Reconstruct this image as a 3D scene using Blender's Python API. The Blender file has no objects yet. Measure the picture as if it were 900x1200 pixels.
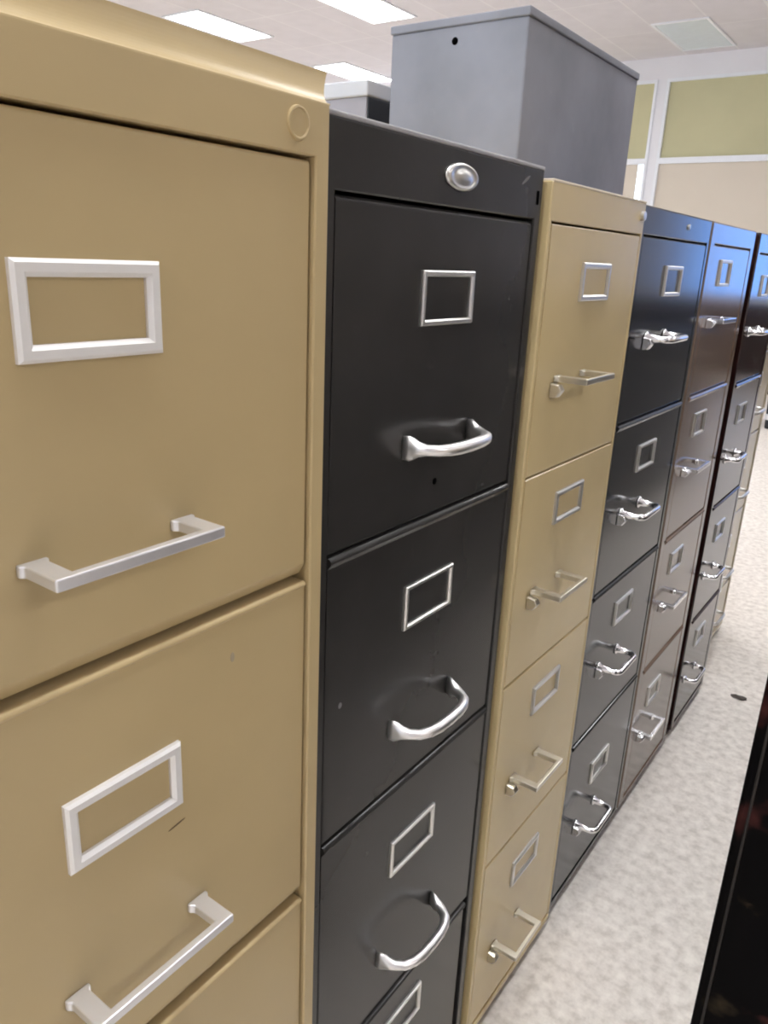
import bpy, bmesh, math, random
from mathutils import Vector, Matrix
random.seed(7)
scene = bpy.context.scene
COL = scene.collection

# ------------------------------------------------------------------ helpers
def lin(c):
    c = c / 255.0
    return c / 12.92 if c <= 0.04045 else ((c + 0.055) / 1.055) ** 2.4

def rgb(r, g, b):
    return (lin(r), lin(g), lin(b), 1.0)

def link_obj(name, bm, mat, parent=None, smooth=False):
    """one bmesh -> one mesh object, in the parent's local space (world when there is none)"""
    bmesh.ops.recalc_face_normals(bm, faces=bm.faces)
    me = bpy.data.meshes.new(name)
    bm.to_mesh(me)
    bm.free()
    if smooth:
        for p in me.polygons:
            p.use_smooth = True
    me.materials.append(mat)
    o = bpy.data.objects.new(name, me)
    COL.objects.link(o)
    if parent is not None:
        o.parent = parent
    return o

def thing(name, label, cat, loc=(0, 0, 0), group=None):
    o = bpy.data.objects.new(name, None)
    COL.objects.link(o)
    o.location = loc
    o.empty_display_size = 0.1
    o['label'] = label
    o['category'] = cat
    if group:
        o['group'] = group
    return o

def structure(o):
    o['kind'] = 'structure'
    return o

def box_bm(x0, x1, y0, y1, z0, z1, bev=0.0, seg=2, bm=None):
    own = bmesh.new()
    bmesh.ops.create_cube(own, size=1.0)
    for v in own.verts:
        v.co = Vector(((x0 + x1) / 2 + v.co.x * (x1 - x0),
                       (y0 + y1) / 2 + v.co.y * (y1 - y0),
                       (z0 + z1) / 2 + v.co.z * (z1 - z0)))
    if bev > 0:
        bmesh.ops.bevel(own, geom=own.edges[:], offset=bev, segments=seg, profile=0.5, affect='EDGES')
    if bm is None:
        return own
    me = bpy.data.meshes.new('tmp')
    own.to_mesh(me)
    own.free()
    bm.from_mesh(me)
    bpy.data.meshes.remove(me)
    return bm

def prism_y(profile, y0, y1, bev=0.0, seg=1):
    """closed profile of (x, z) points run along y"""
    bm = bmesh.new()
    a = [bm.verts.new((x, y0, z)) for x, z in profile]
    b = [bm.verts.new((x, y1, z)) for x, z in profile]
    n = len(profile)
    bm.faces.new(a)
    bm.faces.new(b[::-1])
    for i in range(n):
        bm.faces.new((a[i], b[i], b[(i + 1) % n], a[(i + 1) % n]))
    bmesh.ops.recalc_face_normals(bm, faces=bm.faces)
    if bev > 0:
        bmesh.ops.bevel(bm, geom=bm.edges[:], offset=bev, segments=seg, profile=0.5, affect='EDGES')
    return bm

def prism_z(plan, z0, z1, bev=0.0, seg=2):
    """closed plan of (x, y) points raised along z"""
    bm = bmesh.new()
    a = [bm.verts.new((x, y, z0)) for x, y in plan]
    b = [bm.verts.new((x, y, z1)) for x, y in plan]
    n = len(plan)
    bm.faces.new(a)
    bm.faces.new(b[::-1])
    for i in range(n):
        bm.faces.new((a[i], b[i], b[(i + 1) % n], a[(i + 1) % n]))
    bmesh.ops.recalc_face_normals(bm, faces=bm.faces)
    if bev > 0:
        bmesh.ops.bevel(bm, geom=bm.edges[:], offset=bev, segments=seg, profile=0.5, affect='EDGES')
    return bm

def sweep(path, radii, n=12):
    """tube of elliptic section along a path in the xy plane; radii = (in-plane, vertical) per point"""
    bm = bmesh.new()
    rings = []
    for i, p in enumerate(path):
        p = Vector(p)
        q0 = Vector(path[max(i - 1, 0)])
        q1 = Vector(path[min(i + 1, len(path) - 1)])
        t = (q1 - q0).normalized()
        nrm = Vector((-t.y, t.x, 0)).normalized()
        rn, rz = radii[i]
        ring = []
        for k in range(n):
            a = 2 * math.pi * k / n
            ring.append(bm.verts.new(p + nrm * (rn * math.cos(a)) + Vector((0, 0, rz * math.sin(a)))))
        rings.append(ring)
    for r0, r1 in zip(rings, rings[1:]):
        for k in range(n):
            bm.faces.new((r0[k], r0[(k + 1) % n], r1[(k + 1) % n], r1[k]))
    bm.faces.new(rings[0][::-1])
    bm.faces.new(rings[-1])
    return bm

def lathe_x(profile, cy, cz, sy=1.0, sz=1.0, n=28):
    """turned shape about an axis along x; profile of (x, r), first and last r closed by caps"""
    bm = bmesh.new()
    rings = []
    for x, r in profile:
        rings.append([bm.verts.new((x, cy + sy * r * math.cos(2 * math.pi * k / n),
                                    cz + sz * r * math.sin(2 * math.pi * k / n))) for k in range(n)])
    for r0, r1 in zip(rings, rings[1:]):
        for k in range(n):
            bm.faces.new((r0[k], r0[(k + 1) % n], r1[(k + 1) % n], r1[k]))
    bm.faces.new(rings[0][::-1])
    bm.faces.new(rings[-1])
    return bm

# ---------------------------------------------------------------- materials
def base_mat(name):
    m = bpy.data.materials.new(name)
    m.use_nodes = True
    nt = m.node_tree
    return m, nt, nt.nodes['Principled BSDF']

def paint(name, col, rough=0.25, vary=0.06, bump=0.05, spec=0.5, scuff=None, scale=9.0):
    """baked enamel on sheet steel: faint mottling, orange peel, optional scuffs"""
    m, nt, b = base_mat(name)
    N, L = nt.nodes, nt.links
    tc = N.new('ShaderNodeTexCoord')
    n1 = N.new('ShaderNodeTexNoise')
    n1.inputs['Scale'].default_value = scale
    n1.inputs['Detail'].default_value = 6
    L.new(tc.outputs['Object'], n1.inputs['Vector'])
    ramp = N.new('ShaderNodeValToRGB')
    ramp.color_ramp.elements[0].position = 0.3
    ramp.color_ramp.elements[1].position = 0.7
    lo = tuple(c * (1 - vary) for c in col[:3]) + (1,)
    hi = tuple(min(1, c * (1 + vary)) for c in col[:3]) + (1,)
    ramp.color_ramp.elements[0].color = lo
    ramp.color_ramp.elements[1].color = hi
    L.new(n1.outputs['Fac'], ramp.inputs['Fac'])
    out = ramp.outputs['Color']
    if scuff:
        n3 = N.new('ShaderNodeTexNoise')
        n3.inputs['Scale'].default_value = 26
        n3.inputs['Detail'].default_value = 9
        n3.inputs['Roughness'].default_value = 0.7
        L.new(tc.outputs['Object'], n3.inputs['Vector'])
        r3 = N.new('ShaderNodeValToRGB')
        r3.color_ramp.elements[0].position = 0.62
        r3.color_ramp.elements[1].position = 0.78
        r3.color_ramp.elements[0].color = (0, 0, 0, 1)
        r3.color_ramp.elements[1].color = (0.45, 0.45, 0.45, 1)
        L.new(n3.outputs['Fac'], r3.inputs['Fac'])
        mx = N.new('ShaderNodeMixRGB')
        L.new(r3.outputs['Color'], mx.inputs['Fac'])
        L.new(out, mx.inputs['Color1'])
        mx.inputs['Color2'].default_value = scuff
        out = mx.outputs['Color']
    L.new(out, b.inputs['Base Color'])
    n2 = N.new('ShaderNodeTexNoise')
    n2.inputs['Scale'].default_value = 60
    n2.inputs['Detail'].default_value = 3
    L.new(tc.outputs['Object'], n2.inputs['Vector'])
    bp = N.new('ShaderNodeBump')
    bp.inputs['Strength'].default_value = bump
    bp.inputs['Distance'].default_value = 0.002
    L.new(n2.outputs['Fac'], bp.inputs['Height'])
    L.new(bp.outputs['Normal'], b.inputs['Normal'])
    b.inputs['Roughness'].default_value = rough
    b.inputs['Specular IOR Level'].default_value = spec
    return m

def metal(name, col, rough=0.25, metallic=1.0):
    m, nt, b = base_mat(name)
    N, L = nt.nodes, nt.links
    tc = N.new('ShaderNodeTexCoord')
    n = N.new('ShaderNodeTexNoise')
    n.inputs['Scale'].default_value = 120
    n.inputs['Detail'].default_value = 4
    L.new(tc.outputs['Object'], n.inputs['Vector'])
    mr = N.new('ShaderNodeMapRange')
    mr.inputs['To Min'].default_value = max(0.02, rough - 0.08)
    mr.inputs['To Max'].default_value = rough + 0.08
    L.new(n.outputs['Fac'], mr.inputs['Value'])
    L.new(mr.outputs['Result'], b.inputs['Roughness'])
    b.inputs['Base Color'].default_value = col
    b.inputs['Metallic'].default_value = metallic
    return m

def emit(name, col, strength):
    m = bpy.data.materials.new(name)
    m.use_nodes = True
    nt = m.node_tree
    nt.nodes.remove(nt.nodes['Principled BSDF'])
    e = nt.nodes.new('ShaderNodeEmission')
    e.inputs['Color'].default_value = col
    e.inputs['Strength'].default_value = strength
    nt.links.new(e.outputs[0], nt.nodes['Material Output'].inputs['Surface'])
    return m

def floor_mat():
    m, nt, b = base_mat('speckled_floor_tile')
    N, L = nt.nodes, nt.links
    tc = N.new('ShaderNodeTexCoord')
    n1 = N.new('ShaderNodeTexNoise')
    n1.inputs['Scale'].default_value = 42
    n1.inputs['Detail'].default_value = 5
    n1.inputs['Roughness'].default_value = 0.62
    L.new(tc.outputs['Object'], n1.inputs['Vector'])
    r1 = N.new('ShaderNodeValToRGB')
    e = r1.color_ramp.elements
    e[0].position = 0.33
    e[0].color = rgb(*FLOOR_DARK)
    e[1].position = 0.66
    e[1].color = rgb(*FLOOR_LIGHT)
    mid = e.new(0.5)
    mid.color = rgb(*FLOOR_MID)
    L.new(n1.outputs['Fac'], r1.inputs['Fac'])
    n2 = N.new('ShaderNodeTexNoise')
    n2.inputs['Scale'].default_value = 3.2
    n2.inputs['Detail'].default_value = 3
    L.new(tc.outputs['Object'], n2.inputs['Vector'])
    mr = N.new('ShaderNodeMapRange')
    mr.inputs['To Min'].default_value = 0.93
    mr.inputs['To Max'].default_value = 1.05
    L.new(n2.outputs['Fac'], mr.inputs['Value'])
    mul = N.new('ShaderNodeMixRGB')
    mul.blend_type = 'MULTIPLY'
    mul.inputs['Fac'].default_value = 1
    L.new(r1.outputs['Color'], mul.inputs['Color1'])
    L.new(mr.outputs['Result'], mul.inputs['Color2'])
    L.new(mul.outputs['Color'], b.inputs['Base Color'])
    b.inputs['Roughness'].default_value = 0.5
    b.inputs['Specular IOR Level'].default_value = 0.3
    return m

def ceiling_mat():
    m, nt, b = base_mat('ceiling_tiles')
    N, L = nt.nodes, nt.links
    tc = N.new('ShaderNodeTexCoord')
    br = N.new('ShaderNodeTexBrick')
    br.offset = 0.0
    br.inputs['Scale'].default_value = 1.0
    br.inputs['Brick Width'].default_value = 0.61
    br.inputs['Row Height'].default_value = 1.22
    br.inputs['Mortar Size'].default_value = 0.012
    br.inputs['Mortar Smooth'].default_value = 0.3
    br.inputs['Color1'].default_value = rgb(224, 221, 226)
    br.inputs['Color2'].default_value = rgb(221, 218, 223)
    br.inputs['Mortar'].default_value = rgb(231, 229, 232)
    L.new(tc.outputs['Object'], br.inputs['Vector'])
    n = N.new('ShaderNodeTexNoise')
    n.inputs['Scale'].default_value = 5
    n.inputs['Detail'].default_value = 8
    L.new(tc.outputs['Object'], n.inputs['Vector'])
    mr = N.new('ShaderNodeMapRange')
    mr.inputs['To Min'].default_value = 0.9
    mr.inputs['To Max'].default_value = 1.05
    L.new(n.outputs['Fac'], mr.inputs['Value'])
    mul = N.new('ShaderNodeMixRGB')
    mul.blend_type = 'MULTIPLY'
    mul.inputs['Fac'].default_value = 1
    L.new(br.outputs['Color'], mul.inputs['Color1'])
    L.new(mr.outputs['Result'], mul.inputs['Color2'])
    L.new(mul.outputs['Color'], b.inputs['Base Color'])
    b.inputs['Roughness'].default_value = 0.8
    return m

def blotch_mat():
    """black cloth with faint dark red and olive blotches"""
    m, nt, b = base_mat('blotched_black_cloth')
    N, L = nt.nodes, nt.links
    tc = N.new('ShaderNodeTexCoord')
    out = None
    base = rgb(7, 5, 5)
    for scale, lo, hi, col, off in ((9.0, 0.56, 0.66, rgb(92, 50, 46), 0.0), (13.0, 0.59, 0.68, rgb(60, 50, 36), 5.3)):
        mp = N.new('ShaderNodeMapping')
        mp.inputs['Location'].default_value = (off, off * 0.7, off)
        L.new(tc.outputs['Object'], mp.inputs['Vector'])
        n = N.new('ShaderNodeTexNoise')
        n.inputs['Scale'].default_value = scale
        n.inputs['Detail'].default_value = 4
        L.new(mp.outputs['Vector'], n.inputs['Vector'])
        r = N.new('ShaderNodeValToRGB')
        r.color_ramp.elements[0].position = lo
        r.color_ramp.elements[1].position = hi
        r.color_ramp.elements[1].color = (0.75, 0.75, 0.75, 1)
        L.new(n.outputs['Fac'], r.inputs['Fac'])
        mx = N.new('ShaderNodeMixRGB')
        L.new(r.outputs['Color'], mx.inputs['Fac'])
        if out is None:
            mx.inputs['Color1'].default_value = base
        else:
            L.new(out, mx.inputs['Color1'])
        mx.inputs['Color2'].default_value = col
        out = mx.outputs['Color']
    L.new(out, b.inputs['Base Color'])
    b.inputs['Roughness'].default_value = 0.85
    b.inputs['Specular IOR Level'].default_value = 0.08
    return m

def glass_mat(name, tint):
    m = bpy.data.materials.new(name)
    m.use_nodes = True
    nt = m.node_tree
    nt.nodes.remove(nt.nodes['Principled BSDF'])
    t = nt.nodes.new('ShaderNodeBsdfTransparent')
    t.inputs['Color'].default_value = tint
    g = nt.nodes.new('ShaderNodeBsdfGlossy')
    g.inputs['Roughness'].default_value = 0.02
    fr = nt.nodes.new('ShaderNodeFresnel')
    fr.inputs['IOR'].default_value = 1.45
    mx = nt.nodes.new('ShaderNodeMixShader')
    nt.links.new(fr.outputs[0], mx.inputs[0])
    nt.links.new(t.outputs[0], mx.inputs[1])
    nt.links.new(g.outputs[0], mx.inputs[2])
    nt.links.new(mx.outputs[0], nt.nodes['Material Output'].inputs['Surface'])
    return m

FLOOR_DARK, FLOOR_MID, FLOOR_LIGHT = (198, 190, 181), (219, 212, 204), (233, 227, 219)
EMIT = 24.5
SKY = 5.0

M = {}
M['tan'] = paint('tan_enamel', rgb(194, 173, 130), rough=0.34, vary=0.03, bump=0.02)
M['mustard'] = paint('mustard_tan_enamel', rgb(210, 189, 142), rough=0.2, vary=0.035, bump=0.015)
M['charcoal'] = paint('charcoal_enamel', rgb(52, 51, 50), rough=0.22, vary=0.10, bump=0.010, spec=0.36, scuff=rgb(68, 66, 64))
M['black'] = paint('black_enamel', rgb(32, 33, 36), rough=0.15, vary=0.10, bump=0.008, spec=0.55)
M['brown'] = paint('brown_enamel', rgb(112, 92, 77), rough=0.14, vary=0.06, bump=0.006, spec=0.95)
M['maroon'] = paint('maroon_enamel', rgb(42, 20, 20), rough=0.12, vary=0.08, bump=0.006, spec=0.8)
M['cream_tan'] = paint('cream_tan_enamel', rgb(196, 184, 160), rough=0.2, vary=0.04, bump=0.01)
M['box_grey'] = paint('grey_hammered_paint', rgb(128, 129, 138), rough=0.6, vary=0.2, bump=0.05, scuff=rgb(158, 156, 160), scale=6)
M['lid_grey'] = paint('pale_grey_paint', rgb(190, 190, 194), rough=0.5, vary=0.04)
M['carton_grey'] = paint('mid_grey_paint', rgb(150, 146, 152), rough=0.5, vary=0.05)
M['near_black'] = paint('near_black_paint', rgb(22, 24, 28), rough=0.45, vary=0.1)
M['hole'] = paint('dark_hole', rgb(6, 6, 7), rough=0.9, vary=0.1, spec=0.0)
M['plinth'] = paint('dark_plinth', rgb(70, 62, 54), rough=0.6, vary=0.1)
M['plinth_black'] = paint('black_plinth', rgb(24, 22, 22), rough=0.6, vary=0.1)
M['chrome'] = metal('bright_chrome', (0.86, 0.86, 0.87, 1), 0.2)
M['alu'] = metal('satin_aluminium', (0.90, 0.89, 0.88, 1), 0.38)
M['nickel'] = metal('dull_nickel', (0.74, 0.73, 0.70, 1), 0.34)
M['brass'] = metal('dull_bronze', (0.66, 0.62, 0.52, 1), 0.32)
M['white_metal'] = metal('white_metal', (0.88, 0.87, 0.86, 1), 0.45, 0.35)
M['pale_metal'] = metal('pale_satin_metal', (0.84, 0.84, 0.86, 1), 0.36, 0.75)
M['floor'] = floor_mat()
M['ceiling'] = ceiling_mat()
M['wall'] = paint('white_wall_paint', rgb(232, 232, 238), rough=0.7, vary=0.02, scale=3)
M['cream_wall'] = paint('cream_wall_paint', rgb(226, 214, 194), rough=0.7, vary=0.02, scale=3)
M['frame'] = paint('white_frame_paint', rgb(234, 237, 244), rough=0.4, vary=0.02)
M['shade_upper'] = paint('yellowed_shade_cloth', rgb(196, 192, 156), rough=0.8, vary=0.05, scale=1.6)
M['shade_lower'] = paint('cream_shade_cloth', rgb(216, 206, 192), rough=0.8, vary=0.02, scale=1.6)
M['glass'] = glass_mat('window_glass', (0.95, 0.98, 1.0, 1))
M['blue_glass'] = glass_mat('tinted_glass', (0.45, 0.62, 0.90, 1))
M['cloth'] = blotch_mat()
M['trim_brown'] = paint('dark_brown_bead', rgb(30, 24, 19), rough=0.6)
M['tube_on'] = emit('lit_diffuser', (0.99, 0.99, 1.0, 1), EMIT)
M['tube_off'] = paint('unlit_diffuser', rgb(214, 226, 232), rough=0.25, vary=0.03)
M['darkener'] = paint('reflection_darkener', rgb(52, 44, 40), rough=0.6, vary=0.08)  # for the added out-of-view panel that darkens the glossy drawers' reflections
M['scuff_pale'] = paint('pale_scuff', rgb(176, 162, 138), rough=0.7)
M['scuff_grey'] = paint('grey_scuff', rgb(112, 110, 110), rough=0.7)
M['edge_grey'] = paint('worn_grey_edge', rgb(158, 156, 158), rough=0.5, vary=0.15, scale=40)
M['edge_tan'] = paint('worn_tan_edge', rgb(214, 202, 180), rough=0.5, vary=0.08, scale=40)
M['scuff_dark'] = paint('dark_scuff', rgb(104, 86, 62), rough=0.7)
M['debris'] = paint('dark_scrap', rgb(70, 62, 56), rough=0.8)

# ------------------------------------------------------------- room shell
RX0, RX1, RY0, RY1, RH = -10.0, 8.6, -4.2, 10.9, 3.75
T = 0.12
structure(link_obj('floor', box_bm(RX0, RX1, RY0, RY1, -0.1, 0.0), M['floor']))
structure(link_obj('ceiling', box_bm(RX0, RX1, RY0, RY1, RH, RH + 0.1), M['ceiling']))
structure(link_obj('wall_left', box_bm(RX0 - T, RX0, RY0 - T, RY1 + T, -0.1, RH + 0.1), M['cream_wall']))
structure(link_obj('wall_right', box_bm(RX1, RX1 + T, RY0 - T, RY1 + T, -0.1, RH + 0.1), M['cream_wall']))

# the far wall is one slab with its window openings cut through
def wall_with_openings(x0, x1, z0, z1, ya, yb, holes):
    xs = sorted({x0, x1} | {h[0] for h in holes} | {h[1] for h in holes})
    zs = sorted({z0, z1} | {h[2] for h in holes} | {h[3] for h in holes})
    bm = bmesh.new()
    V = {}
    def v(i, j, k):
        key = (i, j, k)
        if key not in V:
            V[key] = bm.verts.new((xs[i], (ya, yb)[k], zs[j]))
        return V[key]
    def solid(i, j):
        if i < 0 or j < 0 or i >= len(xs) - 1 or j >= len(zs) - 1:
            return False
        cx, cz = (xs[i] + xs[i + 1]) / 2, (zs[j] + zs[j + 1]) / 2
        return not any(h[0] < cx < h[1] and h[2] < cz < h[3] for h in holes)
    for i in range(len(xs) - 1):
        for j in range(len(zs) - 1):
            if not solid(i, j):
                continue
            for k in (0, 1):
                bm.faces.new((v(i, j, k), v(i + 1, j, k), v(i + 1, j + 1, k), v(i, j + 1, k)))
            if not solid(i - 1, j):
                bm.faces.new((v(i, j, 0), v(i, j + 1, 0), v(i, j + 1, 1), v(i, j, 1)))
            if not solid(i + 1, j):
                bm.faces.new((v(i + 1, j, 0), v(i + 1, j + 1, 0), v(i + 1, j + 1, 1), v(i + 1, j, 1)))
            if not solid(i, j - 1):
                bm.faces.new((v(i, j, 0), v(i + 1, j, 0), v(i + 1, j, 1), v(i, j, 1)))
            if not solid(i, j + 1):
                bm.faces.new((v(i, j + 1, 0), v(i + 1, j + 1, 0), v(i + 1, j + 1, 1), v(i, j + 1, 1)))
    return bm

HOLES = [(-6.0, -3.36, 0.9, 3.50), (-3.24, -0.5, 0.9, 3.50), (1.45, 2.68, 0.92, 2.75), (4.9, 7.8, 0.75, 1.6)]
structure(link_obj('wall_back', wall_with_openings(RX0, RX1, -0.1, RH + 0.1, RY1, RY1 + T, HOLES), M['wall']))

FRONT = [(-8.5, -4.6, 0.6, 3.2), (-4.2, 0.2, 0.6, 3.2)]
structure(link_obj('wall_front', wall_with_openings(RX0, RX1, -0.1, RH + 0.1, RY0 - T, RY0, FRONT), M['wall']))

def window(n, hole, rails=(), mullions=(), ya=None):
    """frame set in its opening, one mesh"""
    x0, x1, z0, z1 = hole
    ya = RY1 - 0.02 if ya is None else ya
    yb, w = ya + 0.08, 0.035
    holes = []
    zs = [z0] + list(rails) + [z1]
    xs = [x0] + list(mullions) + [x1]
    for i in range(len(xs) - 1):
        for j in range(len(zs) - 1):
            holes.append((xs[i] + w * (1 if i == 0 else 1), xs[i + 1] - w, zs[j] + w, zs[j + 1] - w))
    o = structure(link_obj('window_%d' % n, wall_with_openings(x0, x1, z0, z1, ya, yb, holes), M['frame']))
    return o, holes

w1, h1 = window(1, HOLES[0], rails=(2.556,))
for (a, b, c, d), mt in zip(h1, ('shade_lower', 'shade_upper')):
    # the shade stops short of the right jamb in the lower light: a strip of daylight is left
    b2 = b - 0.085 if mt == 'shade_lower' else b
    link_obj('shade', box_bm(a, b2, RY1 + 0.02, RY1 + 0.026, c, d), M[mt], w1)
link_obj('pane', box_bm(HOLES[0][0] + .03, HOLES[0][1] - .03, RY1 + 0.045, RY1 + 0.049, .93, 3.47), M['glass'], w1)
w2, h2 = window(2, HOLES[1], rails=(2.556,))
for (a, b, c, d), mt in zip(h2, ('shade_lower', 'shade_upper')):
    link_obj('shade', box_bm(a, b, RY1 + 0.02, RY1 + 0.026, c, d), M[mt], w2)
w3, h3 = window(3, HOLES[2])
link_obj('pane', box_bm(1.48, 2.65, RY1 + 0.03, RY1 + 0.034, .95, 2.72), M['blue_glass'], w3)
w4, h4 = window(4, HOLES[3], mullions=(6.35,))
for (a, b, c, d) in h4:
    link_obj('shade', box_bm(a, b, RY1 + 0.02, RY1 + 0.026, c, d), M['shade_lower'], w4)

for k, h in enumerate(FRONT):
    wf, hf = window(5 + k, h, mullions=((h[0] + h[1]) / 2,), ya=RY0 - 0.07)
    link_obj('pane', box_bm(h[0] + .03, h[1] - .03, RY0 - 0.03, RY0 - 0.026, h[2] + .03, h[3] - .03), M['glass'], wf)

# unseen dark panel under the far windows, added to darken the drawer reflections
structure(link_obj('added_trim_1', box_bm(0.6, RX1, RY1 - 0.03, RY1, 0.0, 0.86, bev=0.004), M['darkener']))

# ------------------------------------------------------------ ceiling lights
def troffer(x, y, label, lit=True, group=None):
    t = thing('ceiling_light', label, 'ceiling light', (x, y, RH), group)
    hx, hy, w = 0.305, 0.61, 0.03
    bm = bmesh.new()
    o = [bm.verts.new((sx * hx, sy * hy, -0.001)) for sx, sy in ((-1, -1), (1, -1), (1, 1), (-1, 1))]
    o2 = [bm.verts.new((sx * hx, sy * hy, -0.014)) for sx, sy in ((-1, -1), (1, -1), (1, 1), (-1, 1))]
    i2 = [bm.verts.new((sx * (hx - w), sy * (hy - w), -0.014)) for sx, sy in ((-1, -1), (1, -1), (1, 1), (-1, 1))]
    i1 = [bm.verts.new((sx * (hx - w), sy * (hy - w), -0.001)) for sx, sy in ((-1, -1), (1, -1), (1, 1), (-1, 1))]
    for k in range(4):
        j = (k + 1) % 4
        bm.faces.new((o[k], o[j], o2[j], o2[k]))
        bm.faces.new((o2[k], o2[j], i2[j], i2[k]))
        bm.faces.new((i2[k], i2[j], i1[j], i1[k]))
        bm.faces.new((i1[k], i1[j], o[j], o[k]))
    link_obj('frame', bm, M['frame'], t)
    link_obj('diffuser', box_bm(-hx + w, hx - w, -hy + w, hy - w, -0.011, -0.003), M['tube_on' if lit else 'tube_off'], t)
    return t

troffer(-7.50, 7.34, 'lit ceiling light panel showing above the top of the near tan cabinet', group='lit ceiling lights')
troffer(-5.45, 7.45, 'lit ceiling light panel cut by the photo top, left of the grey box', group='lit ceiling lights')
troffer(-7.52, 9.97, 'lit ceiling light panel just above the small pale-lidded box', group='lit ceiling lights')
troffer(-2.72, 10.05, 'unlit bluish ceiling light panel near the far windows', lit=False)
OFF = 'lit ceiling light panel overhead, out of the picture'
for (x, y) in ((-5.45, 2.0), (-5.45, -2.0), (-2.72, 4.7), (-2.72, -0.6), (-2.72, 2.0), (-8.2, 2.6), (0.2, -2.4), (0.2, 0.6),
               (0.2, 3.4), (0.9, 6.2), (4.2, 4.7), (4.2, 0.0)):
    troffer(x, y, OFF, group='lit ceiling lights')

# --------------------------------------------------------------- cabinets
def body_bm(y0, y1, z0, top, zlo, rb, depth, strip, rec, top_bev):
    """steel case: a box with one recessed front opening (local coords, front at x = 0)"""
    bm = bmesh.new()
    def quad(x, a, b, c, d):
        return [bm.verts.new((x, a, c)), bm.verts.new((x, b, c)), bm.verts.new((x, b, d)), bm.verts.new((x, a, d))]
    bk = quad(-depth, y0, y1, z0, top)
    fo = quad(0.0, y0, y1, z0, top)
    fi = quad(0.0, y0 + strip, y1 - strip, zlo, rb)
    bi = quad(-rec, y0 + strip, y1 - strip, zlo, rb)
    bm.faces.new(bk)
    bm.faces.new(bi)
    for k in range(4):
        j = (k + 1) % 4
        bm.faces.new((bk[k], bk[j], fo[j], fo[k]))
        bm.faces.new((fo[k], fo[j], fi[j], fi[k]))
        bm.faces.new((fi[k], fi[j], bi[j], bi[k]))
    bmesh.ops.recalc_face_normals(bm, faces=bm.faces)
    outer = [e for e in bm.edges if all(v in fo or v in bk for v in e.verts)]
    inner = [e for e in bm.edges if all(v in fi for v in e.verts)]
    bmesh.ops.bevel(bm, geom=outer, offset=top_bev, segments=3, profile=0.5, affect='EDGES')
    inner = [e for e in inner if e.is_valid]
    if inner:
        bmesh.ops.bevel(bm, geom=inner, offset=0.0012, segments=1, profile=0.5, affect='EDGES')
    return bm

def drawer_bm(y0, y1, z0, z1, xf, lip_b, lip_t, thick=0.03, bead=0.0):
    prof = [(xf - thick, z0), (xf - 0.006, z0), (xf - 0.0008, z0 + lip_b), (xf, z0 + lip_b + 0.002), (xf, z1 - lip_t - bead * 1.5)]
    for k in range(7):                  # rolled top edge, standing a little proud
        t = k / 6 * math.pi / 2
        prof.append((xf + bead - lip_t * (1 - math.cos(t)), z1 - lip_t * (1 - math.sin(t))))
    prof.append((xf - thick, z1))
    bm = prism_y(prof, y0, y1)
    ed = [e for e in bm.edges if abs(e.verts[0].co.x - xf) < 1e-5 and abs(e.verts[1].co.x - xf) < 1e-5
          and abs(e.verts[0].co.y - e.verts[1].co.y) < 1e-6]
    bmesh.ops.bevel(bm, geom=ed, offset=0.002, segments=2, profile=0.5, affect='EDGES')
    return bm

def holder_bm(yc, zc, w, h, t, x, d):
    """card frame: rectangular ring, raised and chamfered"""
    bm = bmesh.new()
    def ring(xx, dw):
        return [bm.verts.new((xx, yc + sy * (w / 2 - dw), zc + sz * (h / 2 - dw))) for sy, sz in ((-1, -1), (1, -1), (1, 1), (-1, 1))]
    rs = [ring(x, 0), ring(x + d * 0.6, 0), ring(x + d, t * 0.22), ring(x + d, t * 0.72), ring(x + d * 0.45, t), ring(x, t)]
    for a, b in zip(rs, rs[1:] + rs[:1]):
        for k in range(4):
            j = (k + 1) % 4
            bm.faces.new((a[k], a[j], b[j], b[k]))
    return bm

def bar_pull_bm(yc, zc, w, p, foot, bar, h, x):
    """squared bar pull: two flat feet and a straight bar, flared at the plate"""
    a, b = yc - w / 2, yc + w / 2
    e = 0.0025
    plan = [(x, a - e), (x + 0.003, a - e), (x + 0.006, a), (x + p, a), (x + p, b), (x + 0.006, b), (x + 0.003, b + e), (x, b + e),
            (x, b - foot - e), (x + 0.003, b - foot - e), (x + 0.006, b - foot), (x + p - bar, b - foot),
            (x + p - bar, a + foot), (x + 0.006, a + foot), (x + 0.003, a + foot + e), (x, a + foot + e)]
    bm = prism_z(plan, zc - h / 2, zc + h / 2, bev=0.0011)
    return bm

def bow_pull_bm(yc, zc, w, p, x, r=0.0055, foot=0.0125, flare=0.02):
    """cast bow pull: flared fish-tail feet and a rounded arching grip"""
    pts, rad = [], []
    a = w / 2
    # foot tail, flat against the plate, then the neck, then the arch
    seq = [(0.000, -a - 0.004, 0.003, foot * 0.95), (0.006, -a - 0.002, 0.004, foot), (0.010, -a, 0.0055, foot * 0.85),
           (0.015, -a + 0.001, 0.0065, foot * 0.6), (p * 0.55, -a + 0.004, 0.0062, r * 1.0), (p * 0.78, -a + 0.011, 0.0062, r),
           (p * 0.93, -a + 0.023, 0.0062, r * 1.08), (p, -a * 0.36, 0.006, r * 1.15), (p * 1.02, 0.0, 0.006, r * 1.2)]
    for dx, dy, rn, rz in seq:
        pts.append((x + dx, yc + dy, zc))
        rad.append((rn, rz))
    for dx, dy, rn, rz in seq[-2::-1]:
        pts.append((x + dx, yc - dy, zc))
        rad.append((rn, rz))
    return sweep(pts, rad, 14)

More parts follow.
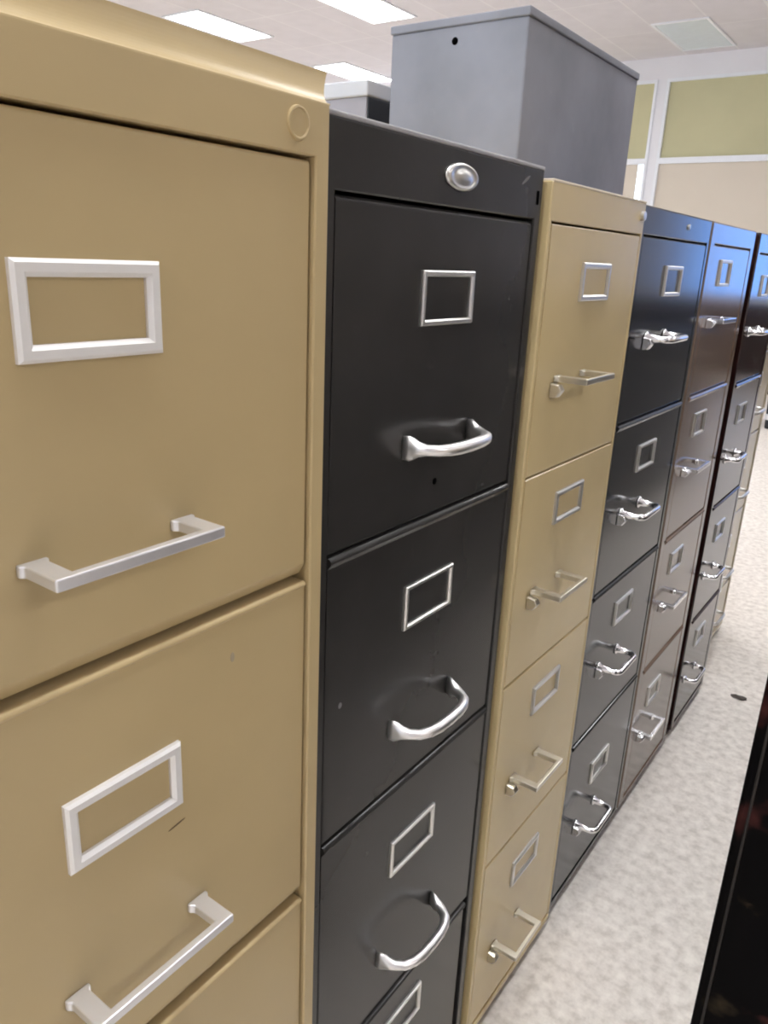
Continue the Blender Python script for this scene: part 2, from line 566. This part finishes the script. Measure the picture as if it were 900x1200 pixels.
def d_pull_bm(yc, zc, w, p, x, r=0.0045):
    """plain D pull: straight legs, rounded corners, straight grip"""
    pts, rad = [], []
    a, c = w / 2, math.copysign(0.014, p)
    seq = [(0.0, -a, 2.0), (0.003, -a, 1.9), (0.006, -a, 1.15), (p - c, -a, 1.0)]
    for k in range(1, 5):
        t = k / 4 * math.pi / 2
        seq.append((p - c + c * math.sin(t), -a + c - c * math.cos(t), 1.0))
    for dx, dy, s in seq:
        pts.append((x + dx, yc + dy, zc))
        rad.append((r * s, r * s * 1.15))
    for dx, dy, s in seq[::-1]:
        pts.append((x + dx, yc - dy, zc))
        rad.append((r * s, r * s * 1.15))
    return sweep(pts, rad, 12)

def latch_bm(yc, zc, x, s=0.011):
    """little thumb catch beside a pull"""
    prof = [(x, zc - s), (x + 0.010, zc - s * 0.9), (x + 0.016, zc - s * 0.1), (x + 0.012, zc + s * 0.5), (x, zc + s * 0.7)]
    return prism_y(prof, yc - 0.006, yc + 0.006, bev=0.0012, seg=2)

def cabinet(label, y0, y1, top, rb, seams, mat, xf=0.0, depth=0.70, strip=0.014, inset=0.003, zlo=0.035,
            gap=0.004, lip_b=0.003, lip_t=0.004, drawer_mat=None, bead=0.0, top_gap=0.0025, narrow=0.0, holder=None, pull=None, plinth='plinth', bot=0.02, top_bev=0.003):
    root = thing('filing_cabinet', label, 'filing cabinet', (xf, (y0 + y1) / 2, 0), 'filing cabinets in the row')
    hw = (y1 - y0) / 2
    link_obj('body', body_bm(-hw, hw, bot, top, zlo, rb, depth, strip, 0.075, top_bev), mat, root)
    link_obj('base', box_bm(-depth + 0.02, -0.012, -hw + 0.012, hw - 0.012, 0.0, bot + 0.002), M[plinth], root)
    zs = [rb - top_gap] + list(seams) + [zlo + 0.003]
    drawers = []
    for k in range(len(zs) - 1):
        z1, z0 = zs[k] - (gap / 2 if k else 0), zs[k + 1] + gap / 2
        d = link_obj('drawer', drawer_bm(-hw + strip + 0.0025, hw - strip - 0.0025 - (narrow if k == 3 else 0.0), z0, z1, -inset, lip_b, lip_t, bead=bead if k else 0.0),
                     drawer_mat or mat, root)
        drawers.append((d, z0, z1))
        if holder:
            holder(d, zs[k + 1], -inset, k)
        if pull:
            pull(d, zs[k + 1], -inset, k)
    return root, drawers

def holder_fn(dy, dz, w, h, t, mat, dep=0.004):
    def fn(d, zb, x, k):
        link_obj('label_holder', holder_bm(dy, zb + dz, w, h, t, x, dep), mat, d)
    return fn

# --- near tan cabinet
def pull_A(d, zb, x, k):
    link_obj('handle', bar_pull_bm(0.005, zb + (0.081 if k == 0 else 0.092), 0.122, 0.036, 0.014, 0.0065, 0.0078, x), M['pale_metal'], d)
catA, dA = cabinet('tan filing cabinet nearest the camera, wide, with white card frames and a ring-shaped lock', 0.065, 0.4705, 1.3225, 1.2865,
                   (0.9633, 0.6285, 0.305), M['tan'], xf=0.010, top_bev=0.0012, strip=0.0145, inset=0.004, gap=0.006, lip_b=0.009, lip_t=0.003, bead=0.0015,
                   holder=holder_fn(0.001, 0.2225, 0.094, 0.054, 0.0095, M['white_metal'], 0.005), pull=pull_A)
hwA = (0.4705 - 0.065) / 2
# raised top with a coved front edge
prof = [(-0.70, 1.3215), (-0.0002, 1.3215), (-0.0002, 1.3222)]
for k in range(15):
    t = k / 14 * math.pi / 2
    prof.append((-0.0006 - 0.011 * math.sin(t), 1.3225 + 0.0225 * (1 - math.cos(t))))
prof.append((-0.70, 1.345))
tb = prism_y(prof, -hwA, hwA)
for v in tb.verts:                      # the right end leans outwards
    if v.co.y > 0:
        v.co.y += 0.0095 * (v.co.z - 1.3215) / 0.0235
link_obj('top_panel', tb, M['tan'], catA)
cy = 0.437 - (0.065 + 0.4705) / 2
ring = lathe_x([(0.0, 0.0112), (0.0016, 0.0108), (0.0018, 0.0096), (0.0008, 0.0086), (0.0008, 0.004), (0.0010, 0.0005)], cy, 1.3055, n=32)
link_obj('lock', ring, M['tan'], catA, smooth=False)

# --- charcoal cabinet with bow pulls
def pull_B(d, zb, x, k):
    link_obj('handle', bow_pull_bm(0.001, zb + 0.081, 0.114, 0.040, x), M['alu'], d, smooth=True)
catB, dB = cabinet('charcoal filing cabinet with silvery bow handles and an oval badge', 0.474, 0.850, 1.32, 1.268,
                   (0.9675, 0.6543, 0.331), M['charcoal'], narrow=0.009, strip=0.0165, inset=0.0015, gap=0.002, lip_b=0.001, lip_t=0.005, bead=0.004,
                   holder=holder_fn(0.002, 0.219, 0.093, 0.05, 0.0055, M['nickel']), pull=pull_B, plinth='plinth_black')
badge = lathe_x([(0.0, 0.0285), (0.002, 0.0285), (0.0042, 0.026), (0.0046, 0.023), (0.0038, 0.021), (0.0040, 0.015), (0.0052, 0.011),
                 (0.0056, 0.003)], 0.672 - 0.662, 1.2945, 1.0, 0.42, n=36)
link_obj('badge', badge, M['nickel'], catB, smooth=True)
link_obj('screw_hole', lathe_x([(-0.0012, 0.0035), (-0.0008, 0.0035), (-0.0007, 0.001)], 0.663 - 0.662, 1.003, n=14), M['hole'], dB[0][0])
link_obj('lock_slot', box_bm(0.0, 0.0008, 0.835 - .662, 0.839 - .662, 1.283, 1.297), M['hole'], catB)

# --- mustard tan cabinet
def pull_C(d, zb, x, k):
    z = zb + (0.122 if k == 0 else 0.13)
    h = link_obj('handle', bar_pull_bm(0.967 - 1.016, z, 0.094, 0.044, 0.012, 0.006, 0.0075, x), M['brass'], d)
    link_obj('thumb_latch', latch_bm(0.967 - 1.016 - 0.052, z - 0.012, x), M['brass'], h)
catC, dC = cabinet('mustard tan filing cabinet with thin bar handles, below the big grey box', 0.858, 1.174, 1.31, 1.268,
                   (0.9638, 0.6647, 0.3603), M['mustard'], xf=0.007, top_bev=0.0018, strip=0.007, inset=0.0005, gap=0.002, lip_b=0.0015, lip_t=0.002,
                   holder=holder_fn(-0.002, 0.2385, 0.094, 0.047, 0.0075, M['nickel']), pull=pull_C)
link_obj('lock', lathe_x([(0.0, 0.0065), (0.004, 0.0065), (0.005, 0.0055), (0.005, 0.001)], 1.161 - 1.016, 1.292, n=20), M['nickel'], catC)

# --- black cabinet
def pull_D(d, zb, x, k):
    z = zb + 0.132
    h = link_obj('handle', d_pull_bm(1.325 - 1.374, z, 0.094, 0.040, x, 0.0048), M['chrome'], d, smooth=True)
    link_obj('thumb_latch', latch_bm(1.325 - 1.374 - 0.054, z - 0.006, x, 0.012), M['chrome'], h)
catD, dD = cabinet('black filing cabinet with bright chrome D handles, between the mustard and the brown cabinets', 1.186, 1.562, 1.31, 1.270,
                   (0.984, 0.6868, 0.389), M['black'], top_gap=0.0012, strip=0.014, inset=0.0008, gap=0.002, lip_b=0.001, lip_t=0.005, bead=0.004,
                   holder=holder_fn(-0.001, 0.22, 0.09, 0.048, 0.0065, M['nickel']), pull=pull_D, plinth='plinth_black')
link_obj('lock', lathe_x([(0.0, 0.0045), (0.002, 0.0045), (0.0025, 0.004), (0.0025, 0.001)], 1.42 - 1.374, 1.291, n=18), M['nickel'], catD)

# --- brown cabinet
def pull_E(d, zb, x, k):
    z = zb + 0.145
    h = link_obj('handle', bar_pull_bm(1.70 - 1.752, z, 0.105, 0.030, 0.012, 0.007, 0.009, x), M['chrome'], d)
    link_obj('thumb_latch', latch_bm(1.70 - 1.752 - 0.058, z - 0.004, x, 0.010), M['chrome'], h)
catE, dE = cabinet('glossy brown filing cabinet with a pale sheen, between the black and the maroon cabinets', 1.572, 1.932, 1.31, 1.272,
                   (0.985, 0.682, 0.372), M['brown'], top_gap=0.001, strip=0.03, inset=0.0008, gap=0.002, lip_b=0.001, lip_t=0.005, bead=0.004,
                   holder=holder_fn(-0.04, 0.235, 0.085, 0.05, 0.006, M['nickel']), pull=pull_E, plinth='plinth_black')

# --- maroon cabinet
def pull_F(d, zb, x, k):
    z = zb + 0.12
    link_obj('handle', d_pull_bm(2.085 - 2.145, z, 0.10, 0.030, x, 0.005), M['chrome'], d, smooth=True)
catF, dF = cabinet('dark maroon filing cabinet, sixth in the row, beyond the brown one', 1.982, 2.305, 1.31, 1.268,
                   (0.97, 0.66, 0.345), M['maroon'], top_gap=0.001, strip=0.022, inset=0.001, gap=0.002, lip_b=0.001, lip_t=0.005, bead=0.004,
                   holder=holder_fn(-0.02, 0.225, 0.085, 0.05, 0.006, M['nickel']), pull=pull_F, plinth='plinth_black')

# --- pale tan cabinet at the far end
def pull_G(d, zb, x, k):
    link_obj('handle', d_pull_bm(-0.03, zb + 0.09, 0.11, 0.032, x, 0.005), M['nickel'], d, smooth=True)
catG, dG = cabinet('pale tan filing cabinet at the far end, set back behind the maroon one', 2.42, 2.80, 1.31, 1.268,
                   (1.0, 0.735, 0.47, 0.20), M['cream_tan'], xf=-0.06, depth=0.64, strip=0.014, inset=0.003, gap=0.003,
                   holder=holder_fn(0.0, 0.18, 0.085, 0.045, 0.006, M['nickel']), pull=pull_G)

# --- pale worn edges along the tops
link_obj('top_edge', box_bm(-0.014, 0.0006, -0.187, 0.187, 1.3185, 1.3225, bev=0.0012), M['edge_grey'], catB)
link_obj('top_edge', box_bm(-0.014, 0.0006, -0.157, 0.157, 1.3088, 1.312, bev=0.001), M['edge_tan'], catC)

# --- wear marks
def mark(parent, x, y, z, ly, lz, mat, rot=0.0):
    bm = lathe_x([(0.0, 1.0), (0.0003, 0.9), (0.0004, 0.2)], 0.0, 0.0, ly, lz, n=12)
    bmesh.ops.rotate(bm, verts=bm.verts, cent=(0, 0, 0), matrix=Matrix.Rotation(rot, 3, 'X'))
    bmesh.ops.translate(bm, verts=bm.verts, vec=(x, y, z))
    link_obj('scuff_mark', bm, mat, parent)
yA, yB = (0.065 + 0.4705) / 2, 0.662
mark(dA[1][0], -0.0039, 0.371 - yA, 0.923, 0.0022, 0.0042, M['scuff_pale'])
mark(dA[1][0], -0.0039, 0.311 - yA, 0.8055, 0.0085, 0.0007, M['scuff_dark'], 0.15)
mark(catB, 0.0001, 0.806 - yB, 1.305, 0.010, 0.0016, M['scuff_grey'], 0.5)
mark(dB[1][0], -0.0014, 0.516 - yB, 0.807, 0.0028, 0.0034, M['scuff_grey'])

# ------------------------------------------------ boxes on top of the cabinets
bx = thing('metal_box', 'big grey metal box standing on top of the cabinets', 'box', (-0.3235, 1.4015, 1.3105))
bw, bl, bh = 0.1235, 0.2345, 0.267
bm = box_bm(-bw, bw, -bl, bl, 0.0, bh - 0.012, bev=0.003)
link_obj('body', bm, M['box_grey'], bx)
link_obj('lid', box_bm(-bw - 0.002, bw + 0.002, -bl - 0.002, bl + 0.002, bh - 0.0125, bh, bev=0.002), M['box_grey'], bx)
hb = lathe_x([(0.0, 0.0055), (0.0006, 0.0055), (0.0007, 0.001)], 0.0, 0.0, n=16)
bmesh.ops.rotate(hb, verts=hb.verts, cent=(0, 0, 0), matrix=Matrix.Rotation(-math.pi / 2, 3, 'Z'))
bmesh.ops.translate(hb, verts=hb.verts, vec=(-0.002, -bl, bh - 0.033))
link_obj('screw_hole', hb, M['hole'], bx)

sb = thing('lidded_box', 'small grey box with a pale lid and a black side, behind the big grey box', 'box', (-0.595, 1.26, 1.3205 - 0.0105))
sw, sl = 0.095, 0.085
link_obj('body', box_bm(-sw + 0.004, sw - 0.004, -sl + 0.004, sl - 0.004, 0.0, 0.173, bev=0.002), M['carton_grey'], sb)
link_obj('lid', box_bm(-sw, sw, -sl, sl, 0.1725, 0.1985, bev=0.003), M['lid_grey'], sb)
link_obj('side_panel', box_bm(sw - 0.0045, sw - 0.001, -sl + 0.006, sl - 0.006, 0.004, 0.1715, bev=0.0008), M['near_black'], sb)

# ------------------------------------- black blotched panel standing in the aisle
PX = 0.3225
pn = thing('display_panel', 'black cloth-covered panel with faint dark red blotches, at the lower right edge', 'panel', (PX + 0.35, 0.82, 0))
link_obj('cloth_panel', box_bm(-0.35, 0.35, -0.018, 0.018, 0.045, 1.02, bev=0.006), M['cloth'], pn)
bd = bmesh.new()
bmesh.ops.create_cone(bd, cap_ends=True, segments=10, radius1=0.0016, radius2=0.0016, depth=0.95)
bmesh.ops.translate(bd, verts=bd.verts, vec=(-0.338, -0.0185, 0.53))
link_obj('bead', bd, M['trim_brown'], pn)
for sx in (-0.26, 0.26):
    link_obj('foot', prism_y([(sx - 0.02, 0.0), (sx + 0.02, 0.0), (sx + 0.016, 0.05), (sx - 0.016, 0.05)], -0.12, 0.12, bev=0.003), M['plinth_black'], pn)

# ------------------------- low dark cabinet on the other side of the aisle
lc = thing('low_cabinet', 'low black cabinet across the aisle, seen only as a dark reflection in glossy drawers', 'cabinet', (1.0, 3.1, 0))
cl, cd, chh = 2.0, 0.22, 0.90
link_obj('base', box_bm(-cd + 0.03, cd - 0.02, -cl + 0.02, cl - 0.02, 0.0, 0.071), M['plinth_black'], lc)
link_obj('body', box_bm(-cd + 0.018, cd, -cl, cl, 0.07, chh - 0.025, bev=0.003), M['near_black'], lc)
link_obj('top', box_bm(-cd - 0.01, cd + 0.01, -cl - 0.01, cl + 0.01, chh - 0.0255, chh, bev=0.004), M['near_black'], lc)
for k in range(5):
    a = -cl + 0.8 * k + 0.006
    dd = link_obj('door', box_bm(-cd, -cd + 0.0185, a, a + 0.788, 0.085, chh - 0.035, bev=0.002), M['near_black'], lc)
    link_obj('handle', d_pull_bm(0, 0, 0.1, -0.03, 0, 0.005), M['nickel'], dd, smooth=True).location = (-cd, a + 0.394, 0.78)

# ------------------------------------------------- black crate far down the floor
cr = thing('storage_crate', 'black crate with a pale band, on the floor far beyond the last cabinet', 'crate', (-0.56, 7.25, 0))
bm = prism_z([(-0.2, -0.2), (0.2, -0.2), (0.2, 0.2), (-0.2, 0.2)], 0.0, 0.30, bev=0.012)
for v in bm.verts:
    k = 0.93 + 0.07 * v.co.z / 0.30
    v.co.x *= k
    v.co.y *= k
link_obj('body', bm, M['near_black'], cr)
link_obj('rim', box_bm(-0.21, 0.21, -0.21, 0.21, 0.285, 0.315, bev=0.006), M['near_black'], cr)
link_obj('band', box_bm(-0.195, 0.195, -0.195, 0.195, 0.075, 0.125, bev=0.004), M['lid_grey'], cr)

# ------------------------------------------------------- scrap on the floor
bm = bmesh.new()
bmesh.ops.create_icosphere(bm, subdivisions=2, radius=1.0)
for v in bm.verts:
    s = 1 + 0.35 * math.sin(v.co.x * 5 + v.co.y * 3) * math.cos(v.co.z * 4)
    v.co = Vector((v.co.x * 0.022 * s, v.co.y * 0.012 * s, max(0.0, 0.003 + v.co.z * 0.004 * s)))
o = link_obj('scrap', bm, M['debris'])
o.location = (0.105, 2.33, 0.0)
o['label'] = 'small dark scrap lying on the pale floor beyond the last handles'
o['category'] = 'debris'

# ------------------------------------------------------------ world, camera
w = bpy.data.worlds.new('World')
scene.world = w
w.use_nodes = True
bg = w.node_tree.nodes['Background']
bg.inputs['Color'].default_value = (0.78, 0.89, 1.0, 1)
bg.inputs['Strength'].default_value = SKY

yaw, pitch, roll, F = -0.6155205, -0.3161783, 0.0452031, 910.513
cyw, syw, cp, sp = math.cos(yaw), math.sin(yaw), math.cos(pitch), math.sin(pitch)
fwd = Vector((syw * cp, cyw * cp, sp))
r = Vector((cyw, -syw, 0))
up = r.cross(fwd)
c, s = math.cos(roll), math.sin(roll)
R_, U_ = r * c + up * s, up * c - r * s
cam = bpy.data.cameras.new('Camera')
cam.sensor_fit = 'VERTICAL'
cam.sensor_height = 36.0
cam.lens = F / 1200 * 36
cam.clip_start = 0.01
co = bpy.data.objects.new('Camera', cam)
COL.objects.link(co)
co.matrix_world = Matrix(((R_.x, U_.x, -fwd.x, 0.40533), (R_.y, U_.y, -fwd.y, 0.0), (R_.z, U_.z, -fwd.z, 1.22076), (0, 0, 0, 1)))
scene.camera = co

vs = scene.view_settings
vs.view_transform = 'Standard'
vs.look = 'None'
vs.gamma = 1.0
vs.exposure = 0.0
vs.use_curve_mapping = False
scene.cycles.use_denoising = True
scene.cycles.filter_width = 2.0
scene.cycles.max_bounces = 8
scene.cycles.diffuse_bounces = 5
scene.cycles.caustics_reflective = False
scene.cycles.caustics_refractive = False
